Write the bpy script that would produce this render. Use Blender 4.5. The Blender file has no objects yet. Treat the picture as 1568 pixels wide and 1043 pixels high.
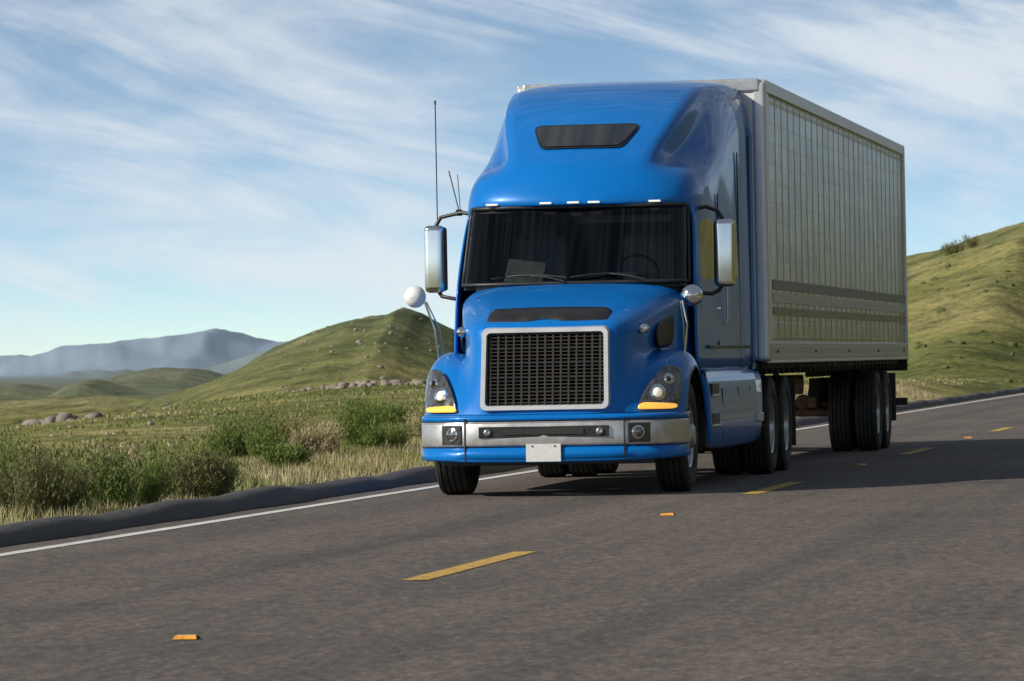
import bpy, bmesh, math, random
import numpy as np
from mathutils import Vector, Matrix
random.seed(7); rng=np.random.default_rng(7)
SC=bpy.context.scene
C_=math.cos(math.radians(9.4)); S_=math.sin(math.radians(9.4))
H=1.19; YH=555.0; F=7500.0; T=0.0192
def XD(X,D): return (C_*X-S_*D, S_*X+C_*D)

# ------------------------------------------------------------ materials
def new_mat(name):
    m=bpy.data.materials.new(name); m.use_nodes=True
    nt=m.node_tree; b=nt.nodes["Principled BSDF"]; return m,nt,b
def mat(name,col,rough=0.5,metal=0.0,coat=0.0,var=0.12,scale=6.0,bump=0.0,bscale=40,emis=None,estr=0,spec=None):
    m,nt,b=new_mat(name)
    tc=nt.nodes.new('ShaderNodeTexCoord')
    n=nt.nodes.new('ShaderNodeTexNoise'); n.inputs['Scale'].default_value=scale; n.inputs['Detail'].default_value=6
    nt.links.new(tc.outputs['Object'],n.inputs['Vector'])
    r=nt.nodes.new('ShaderNodeMapRange'); r.inputs[1].default_value=.3; r.inputs[2].default_value=.7
    r.inputs[3].default_value=1-var; r.inputs[4].default_value=1+var
    nt.links.new(n.outputs[0],r.inputs[0])
    mx=nt.nodes.new('ShaderNodeVectorMath'); mx.operation='SCALE'; mx.inputs[0].default_value=col[:3]
    nt.links.new(r.outputs[0],mx.inputs['Scale']); nt.links.new(mx.outputs[0],b.inputs['Base Color'])
    r2=nt.nodes.new('ShaderNodeMapRange'); r2.inputs[1].default_value=.3; r2.inputs[2].default_value=.7
    r2.inputs[3].default_value=max(0,rough*(1-var)); r2.inputs[4].default_value=min(1,rough*(1+var))
    nt.links.new(n.outputs[0],r2.inputs[0]); nt.links.new(r2.outputs[0],b.inputs['Roughness'])
    b.inputs['Metallic'].default_value=metal
    b.inputs['Coat Weight'].default_value=coat; b.inputs['Coat Roughness'].default_value=0.04
    if spec is not None: b.inputs['Specular IOR Level'].default_value=spec
    if bump>0:
        n2=nt.nodes.new('ShaderNodeTexNoise'); n2.inputs['Scale'].default_value=bscale; n2.inputs['Detail'].default_value=4
        nt.links.new(tc.outputs['Object'],n2.inputs['Vector'])
        bp=nt.nodes.new('ShaderNodeBump'); bp.inputs['Strength'].default_value=bump; bp.inputs['Distance'].default_value=0.01
        nt.links.new(n2.outputs[0],bp.inputs['Height']); nt.links.new(bp.outputs[0],b.inputs['Normal'])
    if emis: b.inputs['Emission Color'].default_value=(*emis,1); b.inputs['Emission Strength'].default_value=estr
    return m
M={}
M['blue']=mat('blue_paint',(0.001,0.155,0.52),0.34,0.05,.5,var=.04,scale=3,spec=.2)
M['blue'].node_tree.nodes['Principled BSDF'].inputs['Coat IOR'].default_value=1.38
M['chrome']=mat('chrome',(0.8,0.8,0.79),0.14,1.0,var=.1)
M['frame']=mat('satin_silver',(0.72,0.72,0.72),0.32,0.5,var=.06)
M['alu']=mat('brushed_aluminium',(0.62,0.61,0.60),0.35,0.75,var=.12,scale=12)
M['black']=mat('black_plastic',(0.018,0.018,0.02),0.45,0,var=.2)
M['dark']=mat('dark_steel',(0.03,0.028,0.026),0.7,0.2,var=.4,scale=9)
M['fin']=mat('radiator_fin',(0.06,0.052,0.045),0.6,0.3,var=.4,scale=20)
M['rub']=mat('tyre_rubber',(0.026,0.025,0.023),0.8,0,var=.35,scale=12,bump=.2)
M['white']=mat('white_paint',(0.76,0.76,0.74),0.4,0,var=.06)
M['plate']=mat('plate_white',(0.66,0.67,0.66),0.45,0,var=.08,scale=25)
M['amber']=mat('amber_lamp',(0.9,0.42,0.05),0.25,0,.6,var=.3,scale=40,emis=(1,0.5,0.08),estr=.9)
M['clear']=mat('lamp_white',(0.8,0.78,0.7),0.2,0,.6,emis=(1,.9,.7),estr=.35)
M['rust']=mat('rusty_axle',(0.16,0.09,0.055),0.8,.2,var=.5,scale=14)
M['int']=mat('interior_trim',(0.05,0.05,0.055),0.8,var=.3)
M['seat']=mat('seat_fabric',(0.30,0.31,0.33),0.9,var=.2,scale=20)
M['pale_panel']=mat('pale_panel_trim',(0.10,0.105,0.11),0.7,var=.3,scale=12)
M['sglass']=mat('side_glass',(0.012,0.014,0.014),0.05,0,1.0,var=.1)
M['housing']=mat('headlamp_housing',(0.16,0.165,0.17),0.15,.7,1.0,var=.5,scale=18)
M['fogpod']=mat('fog_lamp_pod',(0.06,0.06,0.065),0.2,.4,.6,var=.4,scale=14)
M['rim']=mat('wheel_rim',(0.5,0.5,0.5),0.35,.8,var=.2)
m,nt,b=new_mat('windshield_glass')
nt.nodes.remove(b); out=nt.nodes['Material Output']
gl=nt.nodes.new('ShaderNodeBsdfGlossy'); gl.inputs['Roughness'].default_value=.02
tr=nt.nodes.new('ShaderNodeBsdfTransparent'); tr.inputs[0].default_value=(.46,.52,.51,1)
fr=nt.nodes.new('ShaderNodeFresnel'); fr.inputs[0].default_value=1.55
mx=nt.nodes.new('ShaderNodeMixShader'); nt.links.new(fr.outputs[0],mx.inputs[0]); nt.links.new(tr.outputs[0],mx.inputs[1]); nt.links.new(gl.outputs[0],mx.inputs[2]); nt.links.new(mx.outputs[0],out.inputs[0])
M['glass']=m

# ------------------------------------------------------------ mesh helpers
def empty(name,loc):
    e=bpy.data.objects.new(name,None); SC.collection.objects.link(e); e.location=loc; e.empty_display_size=.2; return e
def obj(name,vs,fs,mats,parent=None,smooth=False,idx=None):
    me=bpy.data.meshes.new(name); me.from_pydata([tuple(map(float,v)) for v in vs],[],fs); me.update()
    o=bpy.data.objects.new(name,me); SC.collection.objects.link(o)
    if not isinstance(mats,(list,tuple)): mats=[mats]
    for k in mats: me.materials.append(M[k] if isinstance(k,str) else k)
    if idx: me.polygons.foreach_set('material_index',idx)
    if smooth: me.polygons.foreach_set('use_smooth',[True]*len(me.polygons))
    if parent: o.parent=parent
    return o
def box(name,c,s,m,parent=None,bev=0.01,rot=(0,0,0),seg=2):
    bm=bmesh.new(); bmesh.ops.create_cube(bm,size=1)
    bmesh.ops.scale(bm,vec=s,verts=bm.verts)
    if bev>0: bmesh.ops.bevel(bm,geom=bm.edges[:],offset=min(bev,min(s)*.45),segments=seg,affect='EDGES',profile=.6)
    me=bpy.data.meshes.new(name); bm.to_mesh(me); bm.free()
    o=bpy.data.objects.new(name,me); SC.collection.objects.link(o); me.materials.append(M[m])
    o.location=c; o.rotation_euler=rot
    if parent: o.parent=parent
    return o
def tube(name,pts,r,m,parent=None,n=8,closed=False):
    cu=bpy.data.curves.new(name,'CURVE'); cu.dimensions='3D'; cu.bevel_depth=r; cu.bevel_resolution=3
    sp=cu.splines.new('POLY'); sp.points.add(len(pts)-1)
    for i,p in enumerate(pts): sp.points[i].co=(*p,1)
    sp.use_cyclic_u=closed; cu.use_fill_caps=True
    cu.materials.append(M[m]); o=bpy.data.objects.new(name,cu); SC.collection.objects.link(o)
    if parent: o.parent=parent
    return o
def lathe(name,prof,m,parent,loc,axis='X',n=48,idx=None,rot=None,smooth=True,flip=1):
    vs=[];fs=[];ii=[]
    for k in range(n):
        a=2*math.pi*k/n; c,s=math.cos(a),math.sin(a)
        for (x,r) in prof:
            x=x*flip
            if axis=='X': vs.append((x,r*c,r*s))
            elif axis=='Y': vs.append((r*c,x,r*s))
            else: vs.append((r*c,r*s,x))
    P=len(prof)
    for k in range(n):
        k2=(k+1)%n
        for j in range(P-1):
            fs.append((k*P+j,k*P+j+1,k2*P+j+1,k2*P+j)); ii.append(idx[j] if idx else 0)
    o=obj(name,vs,fs,m,parent,False,ii)
    me=o.data; me.polygons.foreach_set('use_smooth',[smooth]*len(me.polygons))
    if smooth:
        md=o.modifiers.new('es','EDGE_SPLIT'); md.split_angle=math.radians(35)
    o.location=loc
    if rot: o.rotation_euler=rot
    return o
def sheet(name,rows,mats,parent,mirror=True,sub=2,mi=None,skip=None,thick=0,crease=None):
    R=[]
    for row in rows:
        if mirror: row=[(-x,y,z) for (x,y,z) in reversed(row[1:])]+list(row)
        R.append(row)
    n=len(R[0]); half=(n-1)//2 if mirror else 0
    vs=[p for r in R for p in r]; fs=[];ii=[]
    for r in range(len(R)-1):
        for c in range(n-1):
            hc=(c-half) if c>=half else (half-1-c)
            if not mirror: hc=c
            if skip and skip(r,hc): continue
            fs.append((r*n+c,r*n+c+1,(r+1)*n+c+1,(r+1)*n+c)); ii.append(mi(r,hc) if mi else 0)
    o=obj(name,vs,fs,mats,parent,True,ii)
    if crease:
        me=o.data; at=me.attributes.new('crease_edge','FLOAT','EDGE')
        for e in me.edges:
            a,b2=e.vertices; ra,ca=divmod(a,n); rb,cb=divmod(b2,n)
            ha=abs(ca-half) if mirror else ca; hb=abs(cb-half) if mirror else cb
            w=crease(ra,ha,rb,hb)
            if w: at.data[e.index].value=w
    if sub: 
        s=o.modifiers.new('s','SUBSURF'); s.levels=sub; s.render_levels=sub
    if thick:
        t=o.modifiers.new('t','SOLIDIFY'); t.thickness=thick; t.offset=0
    return o

# ------------------------------------------------------------ wheels
def wheel(parent,x,y,side,w=.28,dual=False,name='wheel',R=.5,front=False):
    h=w/2
    prof=[(-h*.8,.29),(-h*1.0,.36),(-h*1.02,.42),(-h*.97,.465),(-h*.86,.492)]
    xs=[-.62,-.58,-.54,-.50,-.24,-.20,-.16,-.12,.12,.16,.2,.24,.5,.54,.58,.62]
    for k,t in enumerate(xs):
        gr = k%4 in (1,2)
        prof.append((h*t,.484 if gr else R))
    prof+=[(h*.86,.492),(h*.97,.465),(h*1.02,.42),(h*1.0,.36),(h*.8,.29)]
    o=lathe(name+'_tyre',prof,'rub',parent,(x,y,R),n=56)
    if front:
        rp=[(-h*.8,.29),(h*.78,.29),(h*.86,.285),(h*.8,.265),(h*.45,.25),(h*.55,.19),(h*.75,.14),(h*.8,.12),(h*1.05,.11),(h*1.2,.08),(h*1.2,.0)]
    else:
        rp=[(-h*.8,.29),(h*.78,.29),(h*.86,.285),(h*.8,.265),(h*.1,.25),(-h*.5,.22),(-h*.7,.17),(-h*.5,.13),(h*.5,.12),(h*.6,.09),(h*.6,.0)]
    lathe(name+'_rim',rp,'rim',parent,(x,y,R),n=40,flip=side)
    for k in range(10):
        a=k*math.pi/5; xx=x+side*h*(.62 if front else -.6)
        tube(name+'_nut',[(xx-.02,y+.165*math.cos(a),R+.165*math.sin(a)),(xx+side*.035,y+.165*math.cos(a),R+.165*math.sin(a))],.016,'chrome',parent)

# ============================================================ TRACTOR
TR=empty('semi_truck',(-6.77,42.6,0))
hood=[
 [(0,-.02,.725),(.3,-.02,.725),(.545,-.01,.725),(.64,.03,.725),(.71,.06,.725),(.77,.09,.725),(.83,.13,.725),(.92,.18,.725),(1.04,.27,.725),(1.14,.42,.72),(1.18,.6,.72)],
 [(0,-.01,.77),(.3,-.01,.77),(.545,.0,.77),(.64,.04,.77),(.71,.07,.77),(.77,.11,.77),(.83,.15,.77),(.92,.2,.77),(1.04,.29,.77),(1.14,.44,.765),(1.18,.61,.76)],
 [(0,.02,1.0),(.3,.02,1.0),(.545,.03,1.0),(.63,.07,1.0),(.68,.13,1.0),(.74,.21,1.0),(.82,.27,.98),(.92,.31,.98),(1.04,.39,.97),(1.14,.51,.94),(1.185,.65,.87)],
 [(0,.07,1.3),(.3,.07,1.3),(.545,.08,1.3),(.63,.13,1.28),(.68,.22,1.25),(.74,.36,1.19),(.82,.44,1.13),(.92,.46,1.13),(1.04,.51,1.13),(1.14,.61,1.09),(1.19,.72,.99)],
 [(0,.11,1.47),(.3,.11,1.47),(.545,.12,1.47),(.64,.17,1.46),(.70,.28,1.41),(.75,.5,1.3),(.82,.64,1.2),(.92,.66,1.21),(1.04,.7,1.22),(1.14,.78,1.17),(1.195,.84,1.06)],
 [(0,.14,1.535),(.3,.145,1.535),(.55,.16,1.53),(.66,.22,1.515),(.74,.34,1.46),(.775,.56,1.34),(.83,.76,1.22),(.92,.78,1.24),(1.04,.82,1.26),(1.15,.88,1.2),(1.2,.93,1.09)],
 [(0,.32,1.61),(.3,.33,1.605),(.56,.36,1.6),(.71,.40,1.575),(.80,.5,1.51),(.81,.72,1.38),(.84,.92,1.25),(.93,.94,1.27),(1.04,.97,1.29),(1.15,1.0,1.23),(1.2,1.03,1.11)],
 [(0,.8,1.74),(.3,.8,1.735),(.58,.81,1.725),(.78,.83,1.69),(.87,.87,1.61),(.87,1.0,1.44),(.88,1.2,1.27),(.96,1.2,1.28),(1.06,1.2,1.3),(1.16,1.2,1.24),(1.2,1.2,1.12)],
 [(0,1.25,1.84),(.3,1.25,1.835),(.62,1.26,1.82),(.86,1.28,1.785),(.95,1.32,1.69),(.95,1.38,1.48),(.95,1.48,1.26),(1.0,1.5,1.24),(1.08,1.48,1.23),(1.17,1.45,1.18),(1.2,1.42,1.06)],
 [(0,1.6,1.9),(.32,1.61,1.9),(.68,1.66,1.885),(.92,1.75,1.86),(1.02,1.82,1.76),(1.03,1.9,1.5),(1.05,2.0,1.2),(1.08,2.0,1.1),(1.12,1.9,1.02),(1.17,1.78,.98),(1.2,1.7,.88)],
 [(0,1.68,1.88),(.32,1.69,1.88),(.68,1.74,1.87),(.91,1.83,1.85),(1.03,1.92,1.74),(1.04,2.0,1.5),(1.06,2.1,1.15),(1.08,2.15,.95),(1.12,2.02,.8),(1.17,1.92,.7),(1.2,1.85,.6)],
]
sheet('hood',hood,['blue','black'],TR,skip=lambda r,c:(1<=r<=3 and c<=1),
      crease=lambda ra,ca,rb,cb:(0.9 if (ca==2 and cb==2 and min(ra,rb)>=1 and max(ra,rb)<=4) else (.7 if ca==cb==6 and min(ra,rb)>=2 else (.65 if ca==cb==4 and min(ra,rb)>=3 else (.5 if ca==cb==2 and min(ra,rb)>=5 else 0)))),thick=.012)
def hz(x,y): return 1.535+(y-.14)*.40 if y<.32 else 1.61+(y-.32)*.27
vs=[];fs=[]
nx=25
for j,(y,dz) in enumerate([(.17,.004),(.19,.03),(.30,.05),(.40,.045),(.42,.01)]):
    for i in range(nx):
        x=-.54+1.08*i/(nx-1)
        e=abs(x)/.54; notch=.035*math.exp(-(x/.11)**4)
        k=1 if e<.93 else .55
        vs.append((x,y+.04*e*e+(notch if j in(0,1) else 0),hz(x,y)+dz*k-.012*e*e+(notch*.5 if j<=1 else 0)))
for j in range(4):
    for i in range(nx-1): fs.append((j*nx+i,j*nx+i+1,(j+1)*nx+i+1,(j+1)*nx+i))
obj('hood_vent',vs,fs,'black',TR,True)
def gy(z): return -.01+(z-.77)/(1.47-.77)*.12
def gp(x,z,d=0): return (x,gy(z)+d,z)
obj('grille_back',[gp(-.56,.75,.12),gp(.56,.75,.12),gp(.56,1.49,.12),gp(-.56,1.49,.12)],[(0,1,2,3)],'dark',TR)
for i in range(15):
    x=-.49+.98*i/14
    w=.008
    vs=[gp(x-w,.79,-.005),gp(x+w,.79,-.005),gp(x+w,1.455,-.005),gp(x-w,1.455,-.005),gp(x-w,.79,.07),gp(x+w,.79,.07),gp(x+w,1.455,.07),gp(x-w,1.455,.07)]
    obj('grille_bar_v',vs,[(0,1,2,3),(0,4,5,1),(1,5,6,2),(3,2,6,7),(0,3,7,4)],'dark',TR)
for k in range(21):
    z=.80+.64*k/20
    p0=gp(0,z,.02)
    box('grille_bar_h',(0,p0[1],z),(1.04,.045,.008 if k%4 else .018),'fin' if k%4 else 'black' ,TR,.003)
def rr(hw,z0,z1,r,n=6):
    pts=[]
    for (cx,cz,a0) in [(hw-r,z0+r,-90),(hw-r,z1-r,0),(-hw+r,z1-r,90),(-hw+r,z0+r,180)]:
        for k in range(n+1):
            a=math.radians(a0+90*k/n); pts.append((cx+r*math.cos(a),cz+r*math.sin(a)))
    return pts
o1=rr(.572,.757,1.5,.06); mid1=rr(.56,.769,1.488,.055); mid2=rr(.522,.805,1.452,.035); i1=rr(.51,.817,1.44,.028)
N=len(o1); vs=[]
for ring,d in ((o1,.02),(mid1,-.035),(mid2,-.035),(i1,.05)):
    for (x,z) in ring: 
        vs.append((x*(1+.03*(1.47-z)),gy(z)+d,z))
fs=[]
for r in range(3):
    for k in range(N): fs.append((r*N+k,r*N+(k+1)%N,(r+1)*N+(k+1)%N,(r+1)*N+k))
o=obj('grille_frame',vs,fs,'frame',TR,True); e=o.modifiers.new('e','EDGE_SPLIT'); e.split_angle=.6
# bumper
plan=[(0,-.1),(.2,-.099),(.4,-.092),(.58,-.078),(.72,-.05),(.84,-.005),(.94,.05),(1.02,.11),(1.09,.19),(1.14,.29),(1.175,.4),(1.195,.52),(1.2,.62)]
def planY(x):
    x=abs(x)
    for a,b2 in zip(plan,plan[1:]):
        if x<=b2[0]: 
            t=(x-a[0])/(b2[0]-a[0]); return a[1]+t*(b2[1]-a[1])
    return .62
prof=[(.335,.10,0),(.31,.03,0),(.312,.005,0),(.33,-.008,0),(.43,-.004,0),(.438,.015,2),(.446,.015,2),(.452,.0,1),(.47,-.006,1),(.645,-.004,1),(.66,.004,1),(.664,.018,2),(.67,.018,2),(.675,.0,0),(.70,-.002,0),(.715,.006,0),(.722,.05,0)]
pl=[(-x,y) for x,y in reversed(plan[1:])]+plan
vs=[];fs=[];ii=[]
for (z,dy,mi) in prof:
    for (x,y) in pl:
        ex=abs(x)/1.2
        vs.append((x*(1-.02*(dy>.05)),y+dy,z+ (0.03*ex**3 if z<.34 else 0)))
n=len(pl)
for j in range(len(prof)-1):
    for i in range(n-1):
        fs.append((j*n+i,j*n+i+1,(j+1)*n+i+1,(j+1)*n+i)); ii.append(prof[j][2])
o=obj('bumper',vs,fs,['blue','alu','black'],TR,True,ii); e=o.modifiers.new('e','EDGE_SPLIT'); e.split_angle=.6
t=o.modifiers.new('t','SOLIDIFY'); t.thickness=.01; t.offset=0
box('bumper_slot',(0,-.1,.575),(1.16,.02,.10),'black',TR,.006)
box('bumper_slot_bar',(0,-.113,.575),(.72,.012,.05),'dark',TR,.004)
for sx in (-1,1):
    box('bumper_seam',(sx*.71,planY(.71)-.012,.51),(.01,.012,.38),'black',TR,0,(0,0,math.radians(12)*sx))
    lathe('tow_hook',[(0,.034),(-.015,.03),(-.02,.018),(-.005,.016),(0,0)],'chrome',TR,(sx*.5,-.112,.575),'Y',n=16)
    a=math.radians(27)*sx
    y0=planY(.83)
    box('fog_pod',(sx*.835,y0-.004,.557),(.21,.02,.175),'fogpod',TR,.01,(0,0,a))
    lathe('fog_lamp',[(0,.062),(-.012,.06),(-.016,.05),(-.022,.03),(-.024,0)],'chrome',TR,(sx*.825,y0-.018,.56),'Y',n=24,rot=(0,0,a))
    lathe('fog_lens',[(-.02,.045),(-.028,.025),(-.03,0)],'housing',TR,(sx*.825,y0-.018,.56),'Y',n=24,rot=(0,0,a))
box('license_plate',(.0,-.128,.39),(.31,.008,.155),'plate',TR,.004)
for sx in (-1,1): lathe('plate_bolt',[(0,.008),(-.006,.007),(-.007,0)],'dark',TR,(sx*.1,-.132,.45),'Y',n=8)
box('under_bumper_dam',(0,.12,.33),(1.9,.03,.1),'black',TR,.01)
hl=lambda s:[
 [(s*.80,.105,.755),(s*.86,.14,.755),(s*.95,.185,.755),(s*1.05,.265,.755),(s*1.135,.385,.755)],
 [(s*.83,.155,.86),(s*.89,.185,.86),(s*.97,.23,.86),(s*1.06,.31,.855),(s*1.145,.42,.85)],
 [(s*.89,.25,.98),(s*.94,.275,.98),(s*1.0,.31,.98),(s*1.07,.375,.97),(s*1.145,.48,.95)],
 [(s*.96,.36,1.09),(s*.99,.385,1.10),(s*1.03,.41,1.105),(s*1.08,.455,1.10),(s*1.14,.54,1.06)],
 [(s*1.0,.42,1.12),(s*1.03,.43,1.135),(s*1.06,.455,1.14),(s*1.1,.495,1.13),(s*1.14,.56,1.10)]]
for s in (-1,1):
    sheet('headlight',hl(s),['housing'],TR,mirror=False,sub=2,thick=.01)
    rows=[[(s*(abs(x)),y-.014,z) for (x,y,z) in r] for r in [
      [(.80,.10,.757),(.86,.135,.757),(.95,.18,.757),(1.05,.26,.757),(1.13,.37,.757)],
      [(.83,.13,.815),(.89,.165,.815),(.97,.21,.81),(1.06,.29,.805),(1.13,.385,.80)]]]
    sheet('turn_signal',rows,['amber'],TR,mirror=False,sub=2,thick=.012,mi=lambda r,c:0)
    for (x,y,z,r,m_) in ((.975,.245,.905,.078,'chrome'),(1.055,.37,1.02,.052,'chrome'),(.975,.220,.905,.044,'clear'),(1.055,.352,1.02,.026,'sglass')):
        a=math.radians(35)*s
        lathe('lamp_bowl',[(0.02,r),(-.005,r*.95),(-.014,r*.7),(-.02,r*.3),(-.022,0)],m_,TR,(s*x,y,z),'Y',n=24,rot=(-.2,0,a))
    sheet('side_intake',[[(s*.885,.90,1.30),(s*.89,1.05,1.29),(s*.965,1.4,1.31)],[(s*.885,.86,1.42),(s*.895,1.05,1.46),(s*.965,1.4,1.52)],[(s*.885,.92,1.50),(s*.90,1.15,1.56),(s*.965,1.45,1.62)]],['black'],TR,mirror=False,thick=.02)
    lathe('side_lamp',[(0.05,.045),(-.01,.045),(-.03,.035),(-.04,0)],'chrome',TR,(s*.82,.50,1.47),'Y',n=24)
# ---------------- cab shell
cab=[
 [(0,2.34,2.63),(.3,2.36,2.63),(.6,2.42,2.63),(.84,2.52,2.63),(.97,2.62,2.62),(1.035,2.72,2.58),(1.065,2.66,2.46),(1.10,2.36,1.95),(1.11,2.3,1.7),(1.12,2.2,1.08)],
 [(0,2.32,2.67),(.3,2.34,2.67),(.6,2.40,2.67),(.86,2.50,2.67),(1.0,2.63,2.66),(1.065,2.8,2.62),(1.085,2.9,2.48),(1.11,2.7,1.93),(1.12,2.62,1.7),(1.125,2.5,1.08)],
 [(0,2.42,2.84),(.3,2.44,2.84),(.62,2.50,2.84),(.85,2.6,2.835),(1.02,2.75,2.81),(1.09,2.98,2.73),(1.10,3.1,2.5),(1.12,3.0,1.92),(1.125,2.95,1.7),(1.13,2.9,1.08)],
 [(0,2.52,2.99),(.3,2.54,2.99),(.63,2.62,2.985),(.82,2.78,2.965),(1.0,2.95,2.94),(1.10,3.2,2.82),(1.11,3.35,2.5),(1.125,3.3,1.92),(1.13,3.3,1.7),(1.135,3.25,1.08)],
 [(0,2.84,3.16),(.35,2.86,3.16),(.68,2.93,3.15),(.76,3.25,3.02),(.98,3.34,2.99),(1.10,3.5,2.93),(1.12,3.6,2.5),(1.13,3.6,1.92),(1.135,3.6,1.7),(1.14,3.6,1.08)],
 [(0,3.25,3.38),(.4,3.27,3.38),(.79,3.34,3.37),(.855,3.68,3.20),(1.0,3.78,3.11),(1.10,3.88,3.03),(1.125,3.9,2.5),(1.135,3.9,1.92),(1.14,3.9,1.7),(1.14,3.9,1.08)],
 [(0,3.65,3.6),(.43,3.67,3.6),(.86,3.74,3.58),(.915,4.0,3.43),(1.02,4.1,3.30),(1.11,4.17,3.13),(1.13,4.2,2.5),(1.14,4.2,1.92),(1.14,4.2,1.7),(1.14,4.2,1.08)],
 [(0,4.1,3.78),(.45,4.12,3.78),(.90,4.2,3.75),(.96,4.35,3.64),(1.05,4.42,3.48),(1.115,4.5,3.26),(1.135,4.55,2.5),(1.14,4.55,1.92),(1.14,4.55,1.7),(1.14,4.55,1.08)],
 [(0,4.5,3.87),(.45,4.52,3.87),(.91,4.6,3.84),(.99,4.66,3.75),(1.07,4.7,3.58),(1.12,4.8,3.32),(1.135,4.9,2.5),(1.145,4.9,1.92),(1.145,4.9,1.7),(1.145,4.9,1.08)],
 [(0,5.2,3.93),(.4,5.2,3.93),(.90,5.2,3.91),(1.02,5.2,3.83),(1.09,5.2,3.68),(1.13,5.2,3.4),(1.14,5.3,2.5),(1.15,5.3,1.92),(1.15,5.3,1.7),(1.15,5.3,1.08)],
 [(0,5.95,3.95),(.4,5.95,3.95),(.9,5.95,3.93),(1.04,5.95,3.87),(1.11,5.95,3.72),(1.14,5.95,3.44),(1.145,5.95,2.5),(1.15,5.95,1.92),(1.15,5.95,1.7),(1.15,5.95,1.08)],
]
def ysh(y): return y-.42*max(0,min(1,(4.9-y)/1.3))
cab=[[(x,ysh(y),z) for x,y,z in r] for r in cab]
def cmi(r,c):
    if c==6 and 1<=r<=3: return 1
    if c==6 and 7<=r<=7: return 1
    return 0
sheet('cab_and_sleeper',cab,['blue','sglass'],TR,mi=cmi,thick=.02,
   crease=lambda ra,ca,rb,cb:(.95 if (ca==cb==2 and min(ra,rb)>=3 and max(ra,rb)<=8) else (.75 if (ca==cb==3 and min(ra,rb)>=3 and max(ra,rb)<=7) else (.8 if (ca==cb==6 or ca==cb==7) and min(ra,rb)>=1 and max(ra,rb)<=4 else (.5 if ca==cb==5 and min(ra,rb)>=3 else 0)))))
obj('sleeper_back_wall',[(-1.12,5.94,1.08),(1.12,5.94,1.08),(1.12,5.94,3.5),(1.0,5.94,3.85),(-1.0,5.94,3.85),(-1.12,5.94,3.5)],[(0,1,2,3,4,5)],'blue',TR)
for s in (-1,1):
    o=obj('side_extender',[(s*1.155,5.98,1.08),(s*1.155,5.98,3.45),(s*1.11,5.98,3.72),(s*1.155,6.42,1.08),(s*1.155,6.42,3.42),(s*1.11,6.42,3.7),(s*1.03,5.98,3.88),(s*1.03,6.3,3.88)],[(0,3,4,1),(1,4,5,2),(2,5,7,6)],'blue',TR)
    t=o.modifiers.new('t','SOLIDIFY'); t.thickness=.02
def fy(z):
    pts=[(2.84,2.42),(2.99,2.52),(3.16,2.84),(3.38,3.25),(3.6,3.65),(3.78,4.1)]
    for a,b2 in zip(pts,pts[1:]):
        if z<=b2[0]: return ysh(a[1]+(z-a[0])/(b2[0]-a[0])*(b2[1]-a[1]))
    return 4.0
def skyl(inset,d):
    rows=[]
    for k,z in enumerate((3.16+inset,3.2+inset*.5,3.29,3.36-inset*.5,3.40-inset)):
        hw=[.37,.41,.455,.50,.48][k]-inset
        row=[]
        for i in range(0,7):
            x=hw*i/6
            row.append((x,fy(z)-d+.055*(x/.6)**2,z+d*.5))
        rows.append(row)
    return rows
sheet('skylight_seal',skyl(0,.02),['black'],TR,sub=1)
sheet('skylight_glass',skyl(.018,.03),['sglass'],TR,sub=1)
# windshield
WY=1.6
def ws(z,inset=0,d=0):
    t=(z-1.86)/(2.64-1.86)
    hw=1.055-.045*t-inset; y0=WY+.40*t; row=[]
    for i in range(0,9):
        q=i/8; x=hw*math.sin(q*math.pi/2*.98)/math.sin(math.pi/2*.98)
        row.append((x,y0+(.33-.03*t)*q**2.6-d,z))
    return row
sheet('windshield',[ws(1.86),ws(2.05),ws(2.3),ws(2.5),ws(2.64)],['glass'],TR,sub=1)
bot=ws(1.905,0.0,.012); top=ws(2.615,0.0,.012)
bl=[(-x,y,z) for x,y,z in reversed(bot)]+bot[1:]; tl=[(-x,y,z) for x,y,z in reversed(top)]+top[1:]
side=[ws(z,0,.012)[-1] for z in (2.05,2.2,2.35,2.5)]
loop=bl+side+list(reversed(tl))+[(-x,y,z) for x,y,z in reversed(side)]
tube('windshield_seal',loop,.018,'black',TR,closed=True)
sheet('visor_band',[ws(2.57,0.01,-.02),ws(2.66,.01,-.02)],['black'],TR,sub=1)
for sx,x0 in ((-1,-.75),(1,.0)):
    pts=[]
    for k in range(9):
        q=k/8; x=x0+.72*q; z=1.955+.05*math.sin(q*math.pi)*.6
        ax=abs(x); y=WY+.40*(z-1.86)/.78+.33*(ax/1.03)**2.2*.9-.05
        pts.append((x,y,z))
    tube('wiper_blade',pts,.009,'black',TR)
    tube('wiper_arm',[(x0+.7,WY-.02,1.92),(x0+.55,WY,1.96),pts[4]],.008,'black',TR)
box('dashboard',(0,2.22,1.81),(1.9,.5,.2),'int',TR,.05)
box('cab_floor',(0,3.9,1.2),(2.1,3.8,.06),'int',TR,0)
box('cab_rear_curtain',(0,4.0,2.2),(2.1,.04,2.0),'int',TR,0)
for x in (-.52,.52):
    box('seat_back',(x,3.15,2.0),(.5,.14,.75),'seat',TR,.06,(-.12,0,0),4)
    box('seat_head',(x,3.2,2.45),(.3,.12,.2),'seat',TR,.05,(0,0,0),4)
box('sun_visor_left',(.42,2.3,2.5),(.85,.02,.07),'seat',TR,.01)
box('sun_visor_right',(-.5,2.3,2.52),(.5,.02,.05),'int',TR,.01)
box('pale_patch_panel',(-.5,2.15,2.02),(.36,.02,.26),'pale_panel',TR,.01,(-.6,.12,0))  # plain panel added as the lighter patch behind the windshield
box('overhead_unit',(0,2.33,2.56),(.2,.05,.1),'black',TR,.01)
ring=[(.5+.2*math.cos(a),2.5-.1*math.sin(a),2.0+.16*math.sin(a)) for a in np.linspace(0,2*math.pi,25)[:-1]]
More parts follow.
